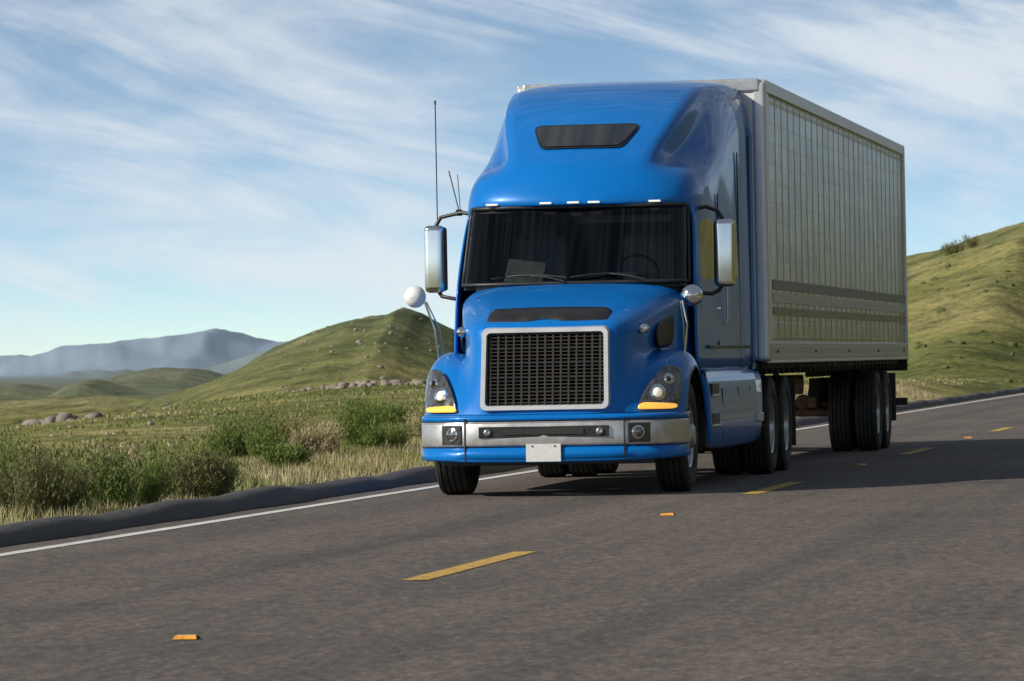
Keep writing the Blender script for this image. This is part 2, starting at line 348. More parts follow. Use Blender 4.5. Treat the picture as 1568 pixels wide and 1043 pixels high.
tube('steering_wheel',ring,.014,'black',TR,closed=True)
for x,y in ((-.78,2.45),(-.26,2.345),(0.0,2.315),(.19,2.33),(.74,2.43)):
    box('marker_light',(x,y-.43,2.648),(.11,.05,.018),'clear',TR,.006)
for s in (-1,1):
    mx_=1.42 if s<0 else 1.31
    o=box('mirror_housing',(s*mx_,2.55,2.17),(.19,.13,.63),'chrome',TR,.055,(0,0,s*.15),5)
    for p in o.data.polygons: p.use_smooth=True
    o=box('mirror_shell_black',(s*(mx_-.065),2.57,2.17),(.075,.125,.60),'black',TR,.035,(0,0,s*.15),4)
    tube('mirror_arm_top',[(s*1.04,2.45,2.58),(s*1.15,2.5,2.6),(s*(mx_-.06),2.56,2.56),(s*(mx_-.01),2.56,2.48)],.019,'black',TR)
    tube('mirror_arm_bottom',[(s*1.09,2.3,1.8),(s*1.2,2.42,1.79),(s*(mx_-.06),2.55,1.82),(s*(mx_-.02),2.55,1.88)],.019,'black',TR)
    fx=1.33 if s<0 else 1.2; fz=1.8 if s<0 else 1.76
    lathe('fender_mirror',[(.05,.0),(.05,.09),(.04,.1),(.02,.1),(-.03,.085),(-.06,.05),(-.07,0)],'white' if s<0 else 'chrome',TR,(s*fx,.95,fz),'Y',n=32,rot=(0,0,s*.2))
    tube('fender_mirror_post',[(s*1.12,.98,1.24),(s*1.15,.97,1.5),(s*(fx-.09),.96,fz-.03),(s*(fx-.03),.97,fz)],.011,'chrome',TR)
    tube('fender_mirror_brace',[(s*1.10,1.1,1.27),(s*1.11,1.02,1.5),(s*(fx-.11),.97,fz-.05)],.007,'chrome',TR)
tube('antenna',[(-1.40,2.6,2.5),(-1.40,2.6,3.64)],.0055,'black',TR)
tube('antenna_tip',[(-1.40,2.6,3.62),(-1.40,2.6,3.66)],.009,'black',TR)
tube('antenna_short',[(-1.18,2.55,2.6),(-1.3,2.7,3.0)],.006,'black',TR)
tube('antenna_short_2',[(-1.17,2.55,2.6),(-1.2,2.6,2.96)],.004,'black',TR)
box('antenna_mount',(-1.18,2.53,2.6),(.06,.05,.06),'black',TR,.01)
for s in (-1,1):
    for (y,z0,z1,x) in ((3.5,1.1,2.75,1.137),(2.2,1.1,1.85,1.123),(5.0,1.1,3.2,1.152),(5.93,1.1,3.4,1.158)):
        box('panel_seam',(s*x,y,(z0+z1)/2),(.012,.014,z1-z0),'black',TR,0)
    box('door_handle',(s*1.15,3.3,1.66),(.03,.14,.03),'chrome',TR,.01)
    tube('grab_rail',[(s*1.14,3.75,1.5),(s*1.18,3.75,1.55),(s*1.18,3.75,2.5),(s*1.14,3.75,2.55)],.012,'chrome',TR)
    box('side_trim',(s*1.155,4.2,1.30),(.02,3.4,.03),'black',TR,.005)
    sk=[[(s*1.13,1.95,1.08),(s*1.14,3.0,1.08),(s*1.145,4.4,1.08),(s*1.15,6.35,1.08)],
        [(s*1.17,1.95,1.0),(s*1.18,3.0,1.0),(s*1.185,4.4,1.0),(s*1.19,6.35,1.0)],
        [(s*1.19,1.98,.7),(s*1.195,3.0,.7),(s*1.20,4.4,.7),(s*1.20,6.3,.7)],
        [(s*1.19,2.02,.45),(s*1.195,3.0,.42),(s*1.20,4.4,.42),(s*1.20,6.2,.42)],
        [(s*1.14,2.05,.38),(s*1.14,3.0,.35),(s*1.15,4.4,.35),(s*1.15,6.15,.35)]]
    sheet('side_skirt',sk,['blue'],TR,mirror=False,thick=.02)
    box('skirt_front_cap',(s*1.06,2.02,.72),(.24,.03,.7),'black',TR,.01)
    box('skirt_rear_cap',(s*1.03,6.3,.72),(.28,.03,.66),'black',TR,.01)
    for (y,z,ly,lz) in ((2.55,.62,.55,.13),(2.55,.9,.5,.12)):
        box('step_recess',(s*1.195,y,z),(.02,ly,lz),'black',TR,.006)
        box('step_tread',(s*1.205,y,z-.05),(.03,ly,.02),'alu',TR,.004)
    for y in (3.1,4.35,5.3):
        box('skirt_seam',(s*1.199,y,.68),(.008,.012,.46),'black',TR,0)
    box('skirt_step_rear',(s*1.215,6.0,.6),(.05,.3,.09),'alu',TR,.01)
    lathe('cab_vent_cap',[(0,.04),(.02,.035),(.03,0)],'black',TR,(s*1.135,3.3,1.33),'X',n=16,flip=s)
    vs=[];fs=[]
    for k in range(13):
        a=math.pi*k/12; 
        for xx in (.7,1.17): vs.append((s*xx,1.22-.62*math.cos(a),.52+.6*math.sin(a)))
    for k in range(12): fs.append((2*k,2*k+1,2*k+3,2*k+2))
    obj('wheel_arch_liner',vs,fs,'black',TR,True)
    wheel(TR,s*1.0,1.2,s,.29,name='front_wheel',front=True)
    for yy in (7.25,8.6):
        wheel(TR,s*1.075,yy,s,.27,name='drive_wheel_outer'); wheel(TR,s*.75,yy,s,.27,name='drive_wheel_inner')
    box('mud_flap',(s*.92,9.3,.6),(.6,.015,.7),'black',TR,0)
    box('frame_rail',(s*.43,4.9,.85),(.09,8.8,.26),'dark',TR,.01)
    box('deck_bracket',(s*.9,6.55,1.05),(.5,.05,.05),'dark',TR,.01)
for yy,r in ((1.2,.055),(7.25,.09),(8.6,.09)):
    tube('axle',[(-.95,yy,.48),(-.45,yy,.44),(.45,yy,.44),(.95,yy,.48)],r,'dark',TR)
    if yy>2: lathe('diff_housing',[(-.2,0),(-.16,.12),(0,.2),(.16,.12),(.2,0)],'dark',TR,(0,yy,.5),'X',n=20)
box('engine_block',(0,1.5,.85),(.8,1.3,.7),'dark',TR,.05)
box('oil_pan',(0,1.7,.46),(.45,.9,.2),'dark',TR,.04)
box('radiator',(0,.45,1.05),(1.1,.15,.8),'dark',TR,.02)
box('transmission',(0,3.0,.7),(.5,1.3,.45),'dark',TR,.08)
for s in (-1,1): 
    lathe('fuel_tank',[(-.8,0),(-.8,.28),(-.75,.31),(.75,.31),(.8,.28),(.8,0)],'alu',TR,(s*.83,4.4,.72),'Y',n=32)
lathe('fifth_wheel',[(-.04,0),(-.04,.45),(.04,.45),(.04,0)],'dark',TR,(0,7.9,1.1),'Z',n=32)
tube('exhaust_pipe',[(.3,6.2,.6),(.6,6.6,.6),(.6,6.9,.55)],.06,'dark',TR)
for k,(x,m_) in enumerate(((-.2,'dark'),(0,'rust'),(.2,'dark'))):
    tube('air_hose',[(x,5.97,1.6),(x+.1,6.15,1.2),(x-.1,6.2,1.15),(x,6.25,1.7)],.015,m_,TR)

# ============================================================ TRAILER
TL=empty('semi_trailer',(-6.73,48.9,0))
L=16.5; HW=1.25; Z0=1.15; Z1=3.965
m,nt,b=new_mat('trailer_side_metal'); M['tside']=m
tc=nt.nodes.new('ShaderNodeTexCoord'); sep=nt.nodes.new('ShaderNodeSeparateXYZ'); nt.links.new(tc.outputs['Object'],sep.inputs[0])
cb=nt.nodes.new('ShaderNodeCombineXYZ'); nt.links.new(sep.outputs['Y'],cb.inputs[0]); nt.links.new(sep.outputs['Z'],cb.inputs[1])
br=nt.nodes.new('ShaderNodeTexBrick'); br.offset=0; br.inputs['Scale'].default_value=1; br.inputs['Brick Width'].default_value=1.22; br.inputs['Row Height'].default_value=.2
br.inputs['Mortar Size'].default_value=.008; br.inputs['Mortar Smooth'].default_value=.6
br.inputs['Color1'].default_value=(.31,.30,.23,1); br.inputs['Color2'].default_value=(.43,.39,.27,1); br.inputs['Mortar'].default_value=(.29,.27,.2,1)
nt.links.new(cb.outputs[0],br.inputs['Vector'])
nz=nt.nodes.new('ShaderNodeTexNoise'); nz.inputs['Scale'].default_value=1.3; nz.inputs['Detail'].default_value=5; nt.links.new(tc.outputs['Object'],nz.inputs['Vector'])
mr=nt.nodes.new('ShaderNodeMapRange'); mr.inputs[1].default_value=.3;mr.inputs[2].default_value=.7;mr.inputs[3].default_value=.78;mr.inputs[4].default_value=1.15; nt.links.new(nz.outputs[0],mr.inputs[0])
vm=nt.nodes.new('ShaderNodeVectorMath'); vm.operation='SCALE'; nt.links.new(br.outputs['Color'],vm.inputs[0]); nt.links.new(mr.outputs[0],vm.inputs['Scale']); nt.links.new(vm.outputs[0],b.inputs['Base Color'])
b.inputs['Metallic'].default_value=.7; b.inputs['Roughness'].default_value=.26
n3=nt.nodes.new('ShaderNodeTexNoise'); n3.inputs['Scale'].default_value=2.2; n3.inputs['Detail'].default_value=2; nt.links.new(cb.outputs[0],n3.inputs['Vector'])
ad=nt.nodes.new('ShaderNodeMath'); ad.operation='MULTIPLY_ADD'; ad.inputs[1].default_value=1.0; nt.links.new(n3.outputs[0],ad.inputs[0]); 
ml=nt.nodes.new('ShaderNodeMath'); ml.operation='MULTIPLY'; ml.inputs[1].default_value=-.25; nt.links.new(br.outputs['Fac'],ml.inputs[0]); nt.links.new(ml.outputs[0],ad.inputs[2])
bp=nt.nodes.new('ShaderNodeBump'); bp.inputs['Strength'].default_value=.5; bp.inputs['Distance'].default_value=.018; nt.links.new(ad.outputs[0],bp.inputs['Height']); nt.links.new(bp.outputs[0],b.inputs['Normal'])
M['stripe_d']=mat('stripe_dark',(.10,.095,.08),.4,.3,var=.2); M['stripe_o']=mat('stripe_olive',(.2,.155,.08),.4,.3,var=.2); M['stripe_l']=mat('stripe_light',(.48,.46,.41),.4,.4,var=.15)
box('body',(0,L/2,(Z0+Z1)/2),(2*HW-.03,L-.02,Z1-Z0-.04),'tside',TL,0)
box('front_wall',(0,-.012,(Z0+Z1)/2),(2*HW-.2,.03,Z1-Z0-.1),'white',TL,.004)
box('floor_underside',(0,L/2,Z0-.03),(2*HW-.2,L-.3,.08),'dark',TL,0)
for s in (-1,1):
    box('front_corner_post',(s*(HW-.06),.03,(Z0+Z1)/2),(.14,.14,Z1-Z0),'frame' ,TL,.05,seg=4)
    box('side_post_front',(s*(HW-.002),.22,(Z0+Z1)/2),(.012,.22,Z1-Z0-.06),'alu',TL,.003)
    box('top_rail',(s*(HW-.02),L/2,Z1-.05),(.07,L,.13),'alu',TL,.012)
    box('bottom_rail',(s*(HW-.012),L/2,Z0+.09),(.05,L,.2),'stripe_l',TL,.008)
    box('bottom_rail_lip',(s*(HW-.0),L/2,Z0-.005),(.05,L,.025),'alu',TL,.004)
    box('rear_post',(s*(HW-.01),L-.05,(Z0+Z1)/2),(.05,.14,Z1-Z0),'alu',TL,.01)
    for k in range(1,27):
        box('side_rib',(s*(HW-.014),.42+k*.61,(Z0+.2+Z1-.12)/2),(.006,.02,Z1-Z0-.34),'tside',TL,0)
    box('stripe_upper',(s*(HW-.008),L/2+.2,1.93),(.008,L-.6,.10),'stripe_d',TL,0)
    box('stripe_mid_light',(s*(HW-.008),L/2+.2,1.80),(.007,L-.6,.10),'stripe_l',TL,0)
    box('stripe_lower',(s*(HW-.008),L/2+.2,1.66),(.008,L-.6,.08),'stripe_o',TL,0)
    vs=[];fs=[]
    for row,z in enumerate((Z0+.05,Z0+.14,Z0+.24,Z1-.13,Z1-.18)):
        for k in range(108):
            y=.12+k*.152; c=len(vs); x=s*(HW+.018 if row<2 else HW+.004)
            for (dy,dz) in ((-.012,-.012),(.012,-.012),(.012,.012),(-.012,.012)): vs.append((x-s*.006,y+dy,z+dz))
            vs.append((x+s*.004,y,z)); fs+= [(c,c+1,c+4),(c+1,c+2,c+4),(c+2,c+3,c+4),(c+3,c,c+4)]
    obj('rivets',vs,fs,'chrome',TL)
    for k in range(5):
        box('side_marker',(s*(HW+.02),.6+k*3.8,Z0+.1),(.02,.06,.03),'rust',TL,.008)
    for yy in (12.35,13.65):
        wheel(TL,s*1.1,yy,s,.27,name='trailer_wheel_outer'); wheel(TL,s*.77,yy,s,.27,name='trailer_wheel_inner')
    box('slider_rail',(s*.5,12.8,1.02),(.1,3.6,.16),'dark',TL,.01)
    box('landing_leg',(s*.62,3.0,.78),(.11,.11,.8),'dark',TL,.01)
    box('landing_foot',(s*.62,3.0,.36),(.24,.26,.03),'dark',TL,.01)
    tube('landing_brace',[(s*.62,3.05,.6),(s*.62,3.9,1.1)],.025,'dark',TL)
    box('trailer_mud_flap',(s*.95,14.6,.65),(.6,.015,.62),'black',TL,0)
    box('rear_guard_upright',(s*.5,16.35,.85),(.08,.08,.6),'dark',TL,.01)
box('front_top_rail',(0,.0,Z1-.04),(2*HW-.1,.1,.13),'alu',TL,.02)
box('rear_guard',(0,16.38,.57),(2.5,.1,.1),'dark',TL,.01)
box('rear_sill',(0,16.45,1.06),(2.5,.12,.16),'dark',TL,.01)
tube('landing_cross',[(-.62,3.0,.8),(.62,3.0,.8)],.03,'dark',TL)
tube('landing_crank',[(.62,2.95,.95),(1.1,2.95,.95),(1.1,2.95,.8)],.012,'alu',TL)
for yy in (12.35,13.65):
    tube('trailer_axle',[(-.95,yy,.5),(.95,yy,.5)],.065,'rust',TL)
    for s in (-1,1):
        lathe('air_spring',[(0,0),(0,.13),(.1,.15),(.2,.13),(.3,.13),(.3,0)],'rub',TL,(s*.45,yy+.35,.62),'Z',n=20)
        box('trailing_arm',(s*.45,yy-.2,.62),(.1,.7,.14),'rust',TL,.02)
        lathe('brake_chamber',[(-.1,0),(-.1,.09),(0,.1),(.1,.09),(.1,0)],'rust',TL,(s*.3,yy-.2,.62),'Y',n=16)
for k in range(30):
    box('cross_member',(0,.6+k*.54,Z0-.08),(2.3,.06,.1),'dark',TL,0)
lathe('air_tank',[(-.4,0),(-.4,.12),(.4,.12),(.4,0)],'rust',TL,(0,11.2,.85),'X',n=20)

# ============================================================ ROAD
def grid_strip(name,xs,zs,y0,y1,ny,m,zoff=0):
    ys=np.concatenate([np.linspace(y0,y1,ny)]); vs=[];fs=[]
    for y in ys:
        for x,z in zip(xs,zs): vs.append((x,y,z+zoff))
    n=len(xs)
    for j in range(len(ys)-1):
        for i in range(n-1): fs.append((j*n+i,j*n+i+1,(j+1)*n+i+1,(j+1)*n+i))
    return obj(name,vs,fs,m)
m,nt,b=new_mat('asphalt'); M['asphalt']=m
tc=nt.nodes.new('ShaderNodeTexCoord')
def noise(nt,scale,detail=4,rough=.5,vec=None,sc3=None):
    n=nt.nodes.new('ShaderNodeTexNoise'); n.inputs['Scale'].default_value=scale; n.inputs['Detail'].default_value=detail; n.inputs['Roughness'].default_value=rough
    if sc3:
        mp=nt.nodes.new('ShaderNodeMapping'); mp.inputs['Scale'].default_value=sc3; nt.links.new(vec,mp.inputs[0]); vec=mp.outputs[0]
    nt.links.new(vec,n.inputs['Vector']); return n
def ramp(nt,src,stops):
    r=nt.nodes.new('ShaderNodeValToRGB'); e=r.color_ramp.elements
    while len(e)<len(stops): e.new(.5)
    for q,(p,c) in zip(e,stops): q.position=p; q.color=(*c,1)
    nt.links.new(src,r.inputs[0]); return r
def mixc(nt,f,a,b2,bt='MIX'):
    x=nt.nodes.new('ShaderNodeMix'); x.data_type='RGBA'; x.blend_type=bt
    for s_,v in ((0,f),(6,a),(7,b2)):
        if isinstance(v,(int,float)): x.inputs[s_].default_value=v
        elif isinstance(v,tuple): x.inputs[s_].default_value=(*v,1)
        else: nt.links.new(v,x.inputs[s_])
    return x.outputs[2]
V=tc.outputs['Object']
a1=ramp(nt,noise(nt,20,5,.85,V).outputs[0],[(.36,(.034,.029,.026)),(.5,(.108,.094,.084)),(.58,(.165,.144,.127)),(.68,(.40,.35,.31))])
a2=ramp(nt,noise(nt,1,5,.6,V,(1.2,.12,1)).outputs[0],[(.3,(.76,.75,.75)),(.7,(1.18,1.15,1.12))])
a3=ramp(nt,noise(nt,.35,4,.6,V).outputs[0],[(.3,(.85,.84,.84)),(.7,(1.12,1.1,1.08))])
a4=ramp(nt,noise(nt,9,5,.8,V,(1,.35,1)).outputs[0],[(.34,(.60,.60,.60)),(.5,(1,1,1)),(.66,(1.42,1.38,1.34))])
a5=ramp(nt,noise(nt,1,3,.6,V,(1.1,.012,1)).outputs[0],[(.35,(.72,.72,.73)),(.5,(1,1,1)),(.65,(1.12,1.11,1.1))])
c1=mixc(nt,1.0,a1.outputs[0],a2.outputs[0],'MULTIPLY'); c2=mixc(nt,1.0,c1,a3.outputs[0],'MULTIPLY'); c2=mixc(nt,1.0,c2,a4.outputs[0],'MULTIPLY'); c2=mixc(nt,1.0,c2,a5.outputs[0],'MULTIPLY')
nt.links.new(c2,b.inputs['Base Color']); b.inputs['Roughness'].default_value=.85
bp=nt.nodes.new('ShaderNodeBump'); bp.inputs['Strength'].default_value=.7; bp.inputs['Distance'].default_value=.012
nt.links.new(noise(nt,20,5,.85,V).outputs[0],bp.inputs['Height']); nt.links.new(bp.outputs[0],b.inputs['Normal'])
grid_strip('road',[-8.95,-7,-5,-3,.6],[0,0,0,0,0],-60,620,60,'asphalt')
def worn(name,col,thr):
    m,nt,b=new_mat(name); tc=nt.nodes.new('ShaderNodeTexCoord'); V=tc.outputs['Object']
    n=noise(nt,22,6,.8,V); r=ramp(nt,n.outputs[0],[(thr-.06,(.12,.11,.10)),(thr+.05,col)])
    n2=ramp(nt,noise(nt,3,4,.6,V).outputs[0],[(.3,(.75,.75,.75)),(.7,(1.05,1.05,1.05))])
    nt.links.new(mixc(nt,1.0,r.outputs[0],n2.outputs[0],'MULTIPLY'),b.inputs['Base Color']); b.inputs['Roughness'].default_value=.7; return m
M['lw']=worn('road_paint_white',(.72,.72,.7),.38); M['ly']=worn('road_paint_yellow',(.64,.40,.07),.44)
grid_strip('edge_line',[-8.57,-8.44],[.004,.004],-60,620,120,'lw')
grid_strip('edge_line.001',[-.95,-.84],[.004,.004],-60,620,120,'lw')
vs=[];fs=[]
y=-19.6
while y<500:
    c=len(vs); vs+=[(-5.03,y-1.9,.004),(-4.88,y-1.9,.004),(-4.88,y+1.9,.004),(-5.03,y+1.9,.004)]; fs.append((c,c+1,c+2,c+3)); y+=16
o=obj('centre_line',vs,fs,'ly')
M['rpm']=mat('reflector_amber',(.75,.33,.03),.3,0,.5,var=.3,scale=30)
y=21.0
k=0
while y<200:
    e=empty('road_marker' if k==0 else 'road_marker.%03d'%k,(-4.95,y,0))
    o=obj('marker_body',[(-.055,-.05,.004),(.055,-.05,.004),(.055,.05,.004),(-.055,.05,.004),(-.045,-.022,.02),(.045,-.022,.02),(.045,.022,.02),(-.045,.022,.02)],[(4,5,6,7),(0,1,5,4),(1,2,6,5),(2,3,7,6),(3,0,4,7)],['rpm','rub'],e,idx=[0,0,1,0,1])
    y+=16; k+=1
M['kerb']=mat('dike_asphalt',(.075,.070,.068),.9,var=.35,scale=8,bump=.6,bscale=30)
vs=[];fs=[]; ys=np.linspace(-60,620,1400)
for y in ys:
    j=.014*math.sin(y*1.7)+.012*math.sin(y*.63+1)+random.uniform(-.009,.009)
    for x,z in ((-8.9,0.0),(-8.93,.05),(-8.99,.10+j),(-9.07,.125+j),(-9.16,.12+j),(-9.26,.08),(-9.4,-.02)): vs.append((x+j,y,z+.003))
for jx in range(len(ys)-1):
    for i in range(6): fs.append((jx*7+i,jx*7+i+1,(jx+1)*7+i+1,(jx+1)*7+i))
obj('kerb',vs,fs,'kerb',None,True)

# ============================================================ TERRAIN
perm=rng.random((512,512))
def vn(x,y):
    xi=np.floor(x).astype(int); yi=np.floor(y).astype(int); fx=x-xi; fy_=y-yi
    fx=fx*fx*(3-2*fx); fy_=fy_*fy_*(3-2*fy_)
    g=lambda i,j: perm[i%512,j%512]
    return (g(xi,yi)*(1-fx)*(1-fy_)+g(xi+1,yi)*fx*(1-fy_)+g(xi,yi+1)*(1-fx)*fy_+g(xi+1,yi+1)*fx*fy_)*2-1
def fbm(x,y,o=4):
    t=0;a=1
    for k in range(o): t=t+a*vn(x*2**k+17*k,y*2**k+31*k); a*=.5
    return t
def ridged(x,y,o=4):
    t=0;a=1
    for k in range(o): t=t+a*(1-np.abs(vn(x*2**k+7*k,y*2**k+11*k))*2); a*=.5
    return t
def ss(t): t=np.clip(t,0,1); return t*t*(3-2*t)
def prof_fn(D0,pts):
    xs=[];zs=[]
    for (px,py) in pts:
        yp=py+(px-784)*T; xp=px-(py-521)*T
        xs.append((xp-784)/F*D0); zs.append(H+(YH-yp)*D0/F)
    return np.array(xs),np.array(zs)
PB=prof_fn(800,[(-1500,600),(-200,596),(-60,592),(0,588),(40,588),(90,600),(120,598),(150,586),(190,568),(240,559),(300,560),(340,570),(400,590),(500,605),(3000,605)])
PB2=prof_fn(620,[(-1500,625),(-100,606),(-20,598),(40,600),(80,606),(110,590),(145,580),(185,592),(230,606),(350,625),(3000,640)])
PC=prof_fn(450,[(-600,640),(150,628),(230,612),(290,593),(340,573),(380,556),(410,535),(440,515),(500,488),(560,470),(590,468),(617,457),(640,464),(660,476),(700,493),(760,525),(900,560),(1200,590),(3000,600)])
PD=prof_fn(4200,[(-1500,560),(-200,555),(0,549),(60,547),(110,538),(170,524),(230,515),(290,506),(340,502),(380,512),(420,518),(450,515),(520,522),(700,540),(1200,560),(3000,560)])
PD2=prof_fn(2400,[(-1500,580),(0,575),(80,566),(150,558),(200,552),(260,556),(330,545),(370,536),(420,530),(480,538),(700,560),(3000,570)])
PE=prof_fn(330,[(-600,640),(900,600),(1100,520),(1250,440),(1396,390),(1440,376),(1480,362),(1510,355),(1568,332),(1700,295),(2000,280),(3000,300)])
PA=prof_fn(150,[(-2500,690),(-300,672),(0,660),(100,650),(200,636),(300,622),(400,607),(520,594),(640,585),(800,578),(1400,585),(3000,585)])
def height(u,v):
    X=C_*u+S_*v; D=-S_*u+C_*v
    def rid(P,D0,wf,wb,low,amp,ns,ra=0,fa=0,fs_=5):
        w=D+ .12*wf*fbm(X/(D0*.12),D*0+3.3,2)
        z=np.interp(X,P[0],P[1])
        s=np.where(D<=D0,ss((w-(D0-wf))/wf)**.85,1-ss((D-D0)/wb))
        r=low+(z-low)*s+amp*fbm(X/ns,D/ns,5)*s + ra*(ridged(X/(ns*1.6)+.2*D/ns,D/(ns*4),4)-1.2)*s
        if fa: r=r+fa*fbm(X/fs_,D/fs_,3)*s
        return r
    zA=np.interp(X,PA[0],PA[1])
    base=zA*ss((D-35)/115)
    base=np.where(D>150,zA+(-3.0-zA)*ss((D-150)/150),base)
    base=base+ (.04+.07*ss((D-60)/90))*fbm(u/5,v/5,4)
    h=base
    h=np.maximum(h,rid(PB,800,120,200,-6,.3,30,.6,.15))
    h=np.maximum(h,rid(PB2,620,80,120,-6,.3,20,.5,.12))
    h=np.maximum(h,rid(PC,450,230,220,-6,.35,22,.6,.18,5))
    h=np.maximum(h,rid(PD,4200,1000,1500,-30,5,160,7,2.5,35))
    h=np.maximum(h,rid(PD2,2400,600,700,-30,3.5,110,5,1.5,22))
    h=np.maximum(h,rid(PE,330,170,300,-2,.35,16,.55,.18,4)*ss((-9.6-u)/9)+(1-ss((-9.6-u)/9))*-.5)
    cl=ss((-9.3-u)/2.5)
    right=np.minimum(60,(u-3)*.35)*ss((u-3)/40)*ss((v+50)/120)*(1-ss((v-900)/500)) + .8*fbm(u/25,v/25,4)*ss((u-3)/10)
    hr=np.where(u>1.5,np.maximum(right*ss((u-1.5)/4),-.05),-.05)
    fade=ss((v-650)/300)
    m_=np.where(u<-5,cl,0); m_=np.maximum(m_,fade)
    return np.where((u>-5)&(v<900),hr*(1-fade)+h*fade,h*m_+(1-m_)*-.05)
th=np.concatenate([np.linspace(-180,-9,110)[:-1],np.linspace(-9,9,620),np.linspace(9,180,110)[1:-1]])
th=np.radians(th)
rad=np.concatenate([[0.5],np.geomspace(2.5,160,170)[:-1],np.linspace(160,480,200)[:-1],np.geomspace(480,9000,200)])
TH,RR=np.meshgrid(th,rad)
Xc=np.sin(TH)*RR; Dc=np.cos(TH)*RR
U=C_*Xc-S_*Dc; Vv=S_*Xc+C_*Dc
Z=height(U,Vv)
Z=np.where(RR>8000,-40,Z)
nr,nth=TH.shape
co=np.stack([U,Vv,Z],-1).reshape(-1,3)
i0=(np.arange(nr-1)[:,None]*nth+np.arange(nth)[None,:]); i1=(np.arange(nr-1)[:,None]*nth+(np.arange(nth)[None,:]+1)%nth)
quads=np.stack([i0,i1,i1+nth,i0+nth],-1).reshape(-1,4)
def fast_mesh(name,co,faces,m,smooth=False):
    me=bpy.data.meshes.new(name); k=faces.shape[1]
    me.vertices.add(len(co)); me.vertices.foreach_set('co',co.astype(np.float32).ravel())
    me.loops.add(faces.size); me.loops.foreach_set('vertex_index',faces.astype(np.int32).ravel())
    me.polygons.add(len(faces)); me.polygons.foreach_set('loop_start',np.arange(0,faces.size,k,dtype=np.int32)); me.polygons.foreach_set('loop_total',np.full(len(faces),k,dtype=np.int32))
    me.update(calc_edges=True); me.validate()
    if smooth: me.polygons.foreach_set('use_smooth',[True]*len(me.polygons))
    me.materials.append(M[m] if isinstance(m,str) else m)
    o=bpy.data.objects.new(name,me); SC.collection.objects.link(o); return o
m,nt,b=new_mat('hill_grass'); M['terrain']=m
tc=nt.nodes.new('ShaderNodeTexCoord'); V=tc.outputs['Object']
sep=nt.nodes.new('ShaderNodeSeparateXYZ'); nt.links.new(V,sep.inputs[0])
def mrange(src,a,b2,c,d):
    q=nt.nodes.new('ShaderNodeMapRange'); q.inputs[1].default_value=a; q.inputs[2].default_value=b2; q.inputs[3].default_value=c; q.inputs[4].default_value=d; nt.links.new(src,q.inputs[0]); return q.outputs[0]
g1=ramp(nt,noise(nt,.035,7,.65,V).outputs[0],[(.35,(.13,.15,.045)),(.48,(.22,.22,.08)),(.6,(.32,.29,.12)),(.72,(.27,.23,.13))])
g2=ramp(nt,noise(nt,.22,8,.8,V).outputs[0],[(.36,(.28,.32,.31)),(.45,(.70,.75,.71)),(.54,(1,1,.97)),(.66,(1.3,1.22,1.15))])
g3=ramp(nt,noise(nt,2.2,6,.8,V).outputs[0],[(.36,(.42,.45,.43)),(.5,(.95,.95,.95)),(.66,(1.38,1.34,1.3))])
cc=mixc(nt,1.0,g1.outputs[0],g2.outputs[0],'MULTIPLY'); cc=mixc(nt,.95,cc,g3.outputs[0],'MULTIPLY')
# greyer, darker tint over the middle hills and beyond
mid_tint=mixc(nt,1.0,cc,(.72,.80,.95),'MULTIPLY')
cc=mixc(nt,mrange(sep.outputs['Y'],340,430,0,1),cc,mid_tint)
# unseen right hillside, colour darkened to dim its reflection in the truck side
hill_dim=mixc(nt,1.0,cc,(.50,.50,.52),'MULTIPLY')
cc=mixc(nt,mrange(sep.outputs['X'],2,14,0,1),cc,hill_dim)
cc=mixc(nt,mrange(sep.outputs['Y'],250,1000,0,.5),cc,(.19,.22,.225))  # aerial haze put into the base colour, growing with distance
cc=mixc(nt,mrange(sep.outputs['Y'],1000,4000,0,.8),cc,(.27,.36,.49))  # bluer haze painted over the far ridges
nt.links.new(cc,b.inputs['Base Color']); b.inputs['Roughness'].default_value=1; b.inputs['Specular IOR Level'].default_value=.1
bp=nt.nodes.new('ShaderNodeBump'); bp.inputs['Strength'].default_value=.9; bp.inputs['Distance'].default_value=.6
nt.links.new(noise(nt,.5,7,.7,V).outputs[0],bp.inputs['Height']); nt.links.new(bp.outputs[0],b.inputs['Normal'])
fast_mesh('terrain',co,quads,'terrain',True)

# ------------------------------------------------------------ grass blades
def leafmat(name,stops,scale=3):
    m,nt,b=new_mat(name); tc=nt.nodes.new('ShaderNodeTexCoord'); V=tc.outputs['Object']
    r=ramp(nt,noise(nt,scale,4,.7,V).outputs[0],stops); nt.links.new(r.outputs[0],b.inputs['Base Color']); b.inputs['Roughness'].default_value=.8; b.inputs['Specular IOR Level'].default_value=.2
    return m
M['dry']=leafmat('dry_grass',[(.3,(.22,.19,.09)),(.5,(.38,.33,.19)),(.7,(.52,.46,.31))])
M['grn']=leafmat('green_grass',[(.3,(.10,.13,.03)),(.5,(.19,.22,.06)),(.7,(.30,.30,.11))])
M['shg']=leafmat('shrub_green',[(.3,(.06,.10,.02)),(.5,(.13,.18,.045)),(.7,(.21,.25,.08))],8)
M['shb']=leafmat('shrub_brown',[(.3,(.10,.085,.04)),(.5,(.16,.16,.07)),(.7,(.13,.16,.05))],8)
def blades(name,u,v,z,h,w,m,lean=.35):
    n=len(u); a=rng.uniform(0,2*math.pi,n); l=rng.normal(0,lean,n)*h; la=rng.uniform(0,2*math.pi,n)
    dx=np.cos(a)*w; dy=np.sin(a)*w
    p0=np.stack([u-dx,v-dy,z-.02],-1); p1=np.stack([u+dx,v+dy,z-.02],-1); p2=np.stack([u+l*np.cos(la),v+l*np.sin(la),z+h],-1)
    co=np.stack([p0,p1,p2],1).reshape(-1,3); f=np.arange(3*n).reshape(-1,3)
    return fast_mesh(name,co,f,m)
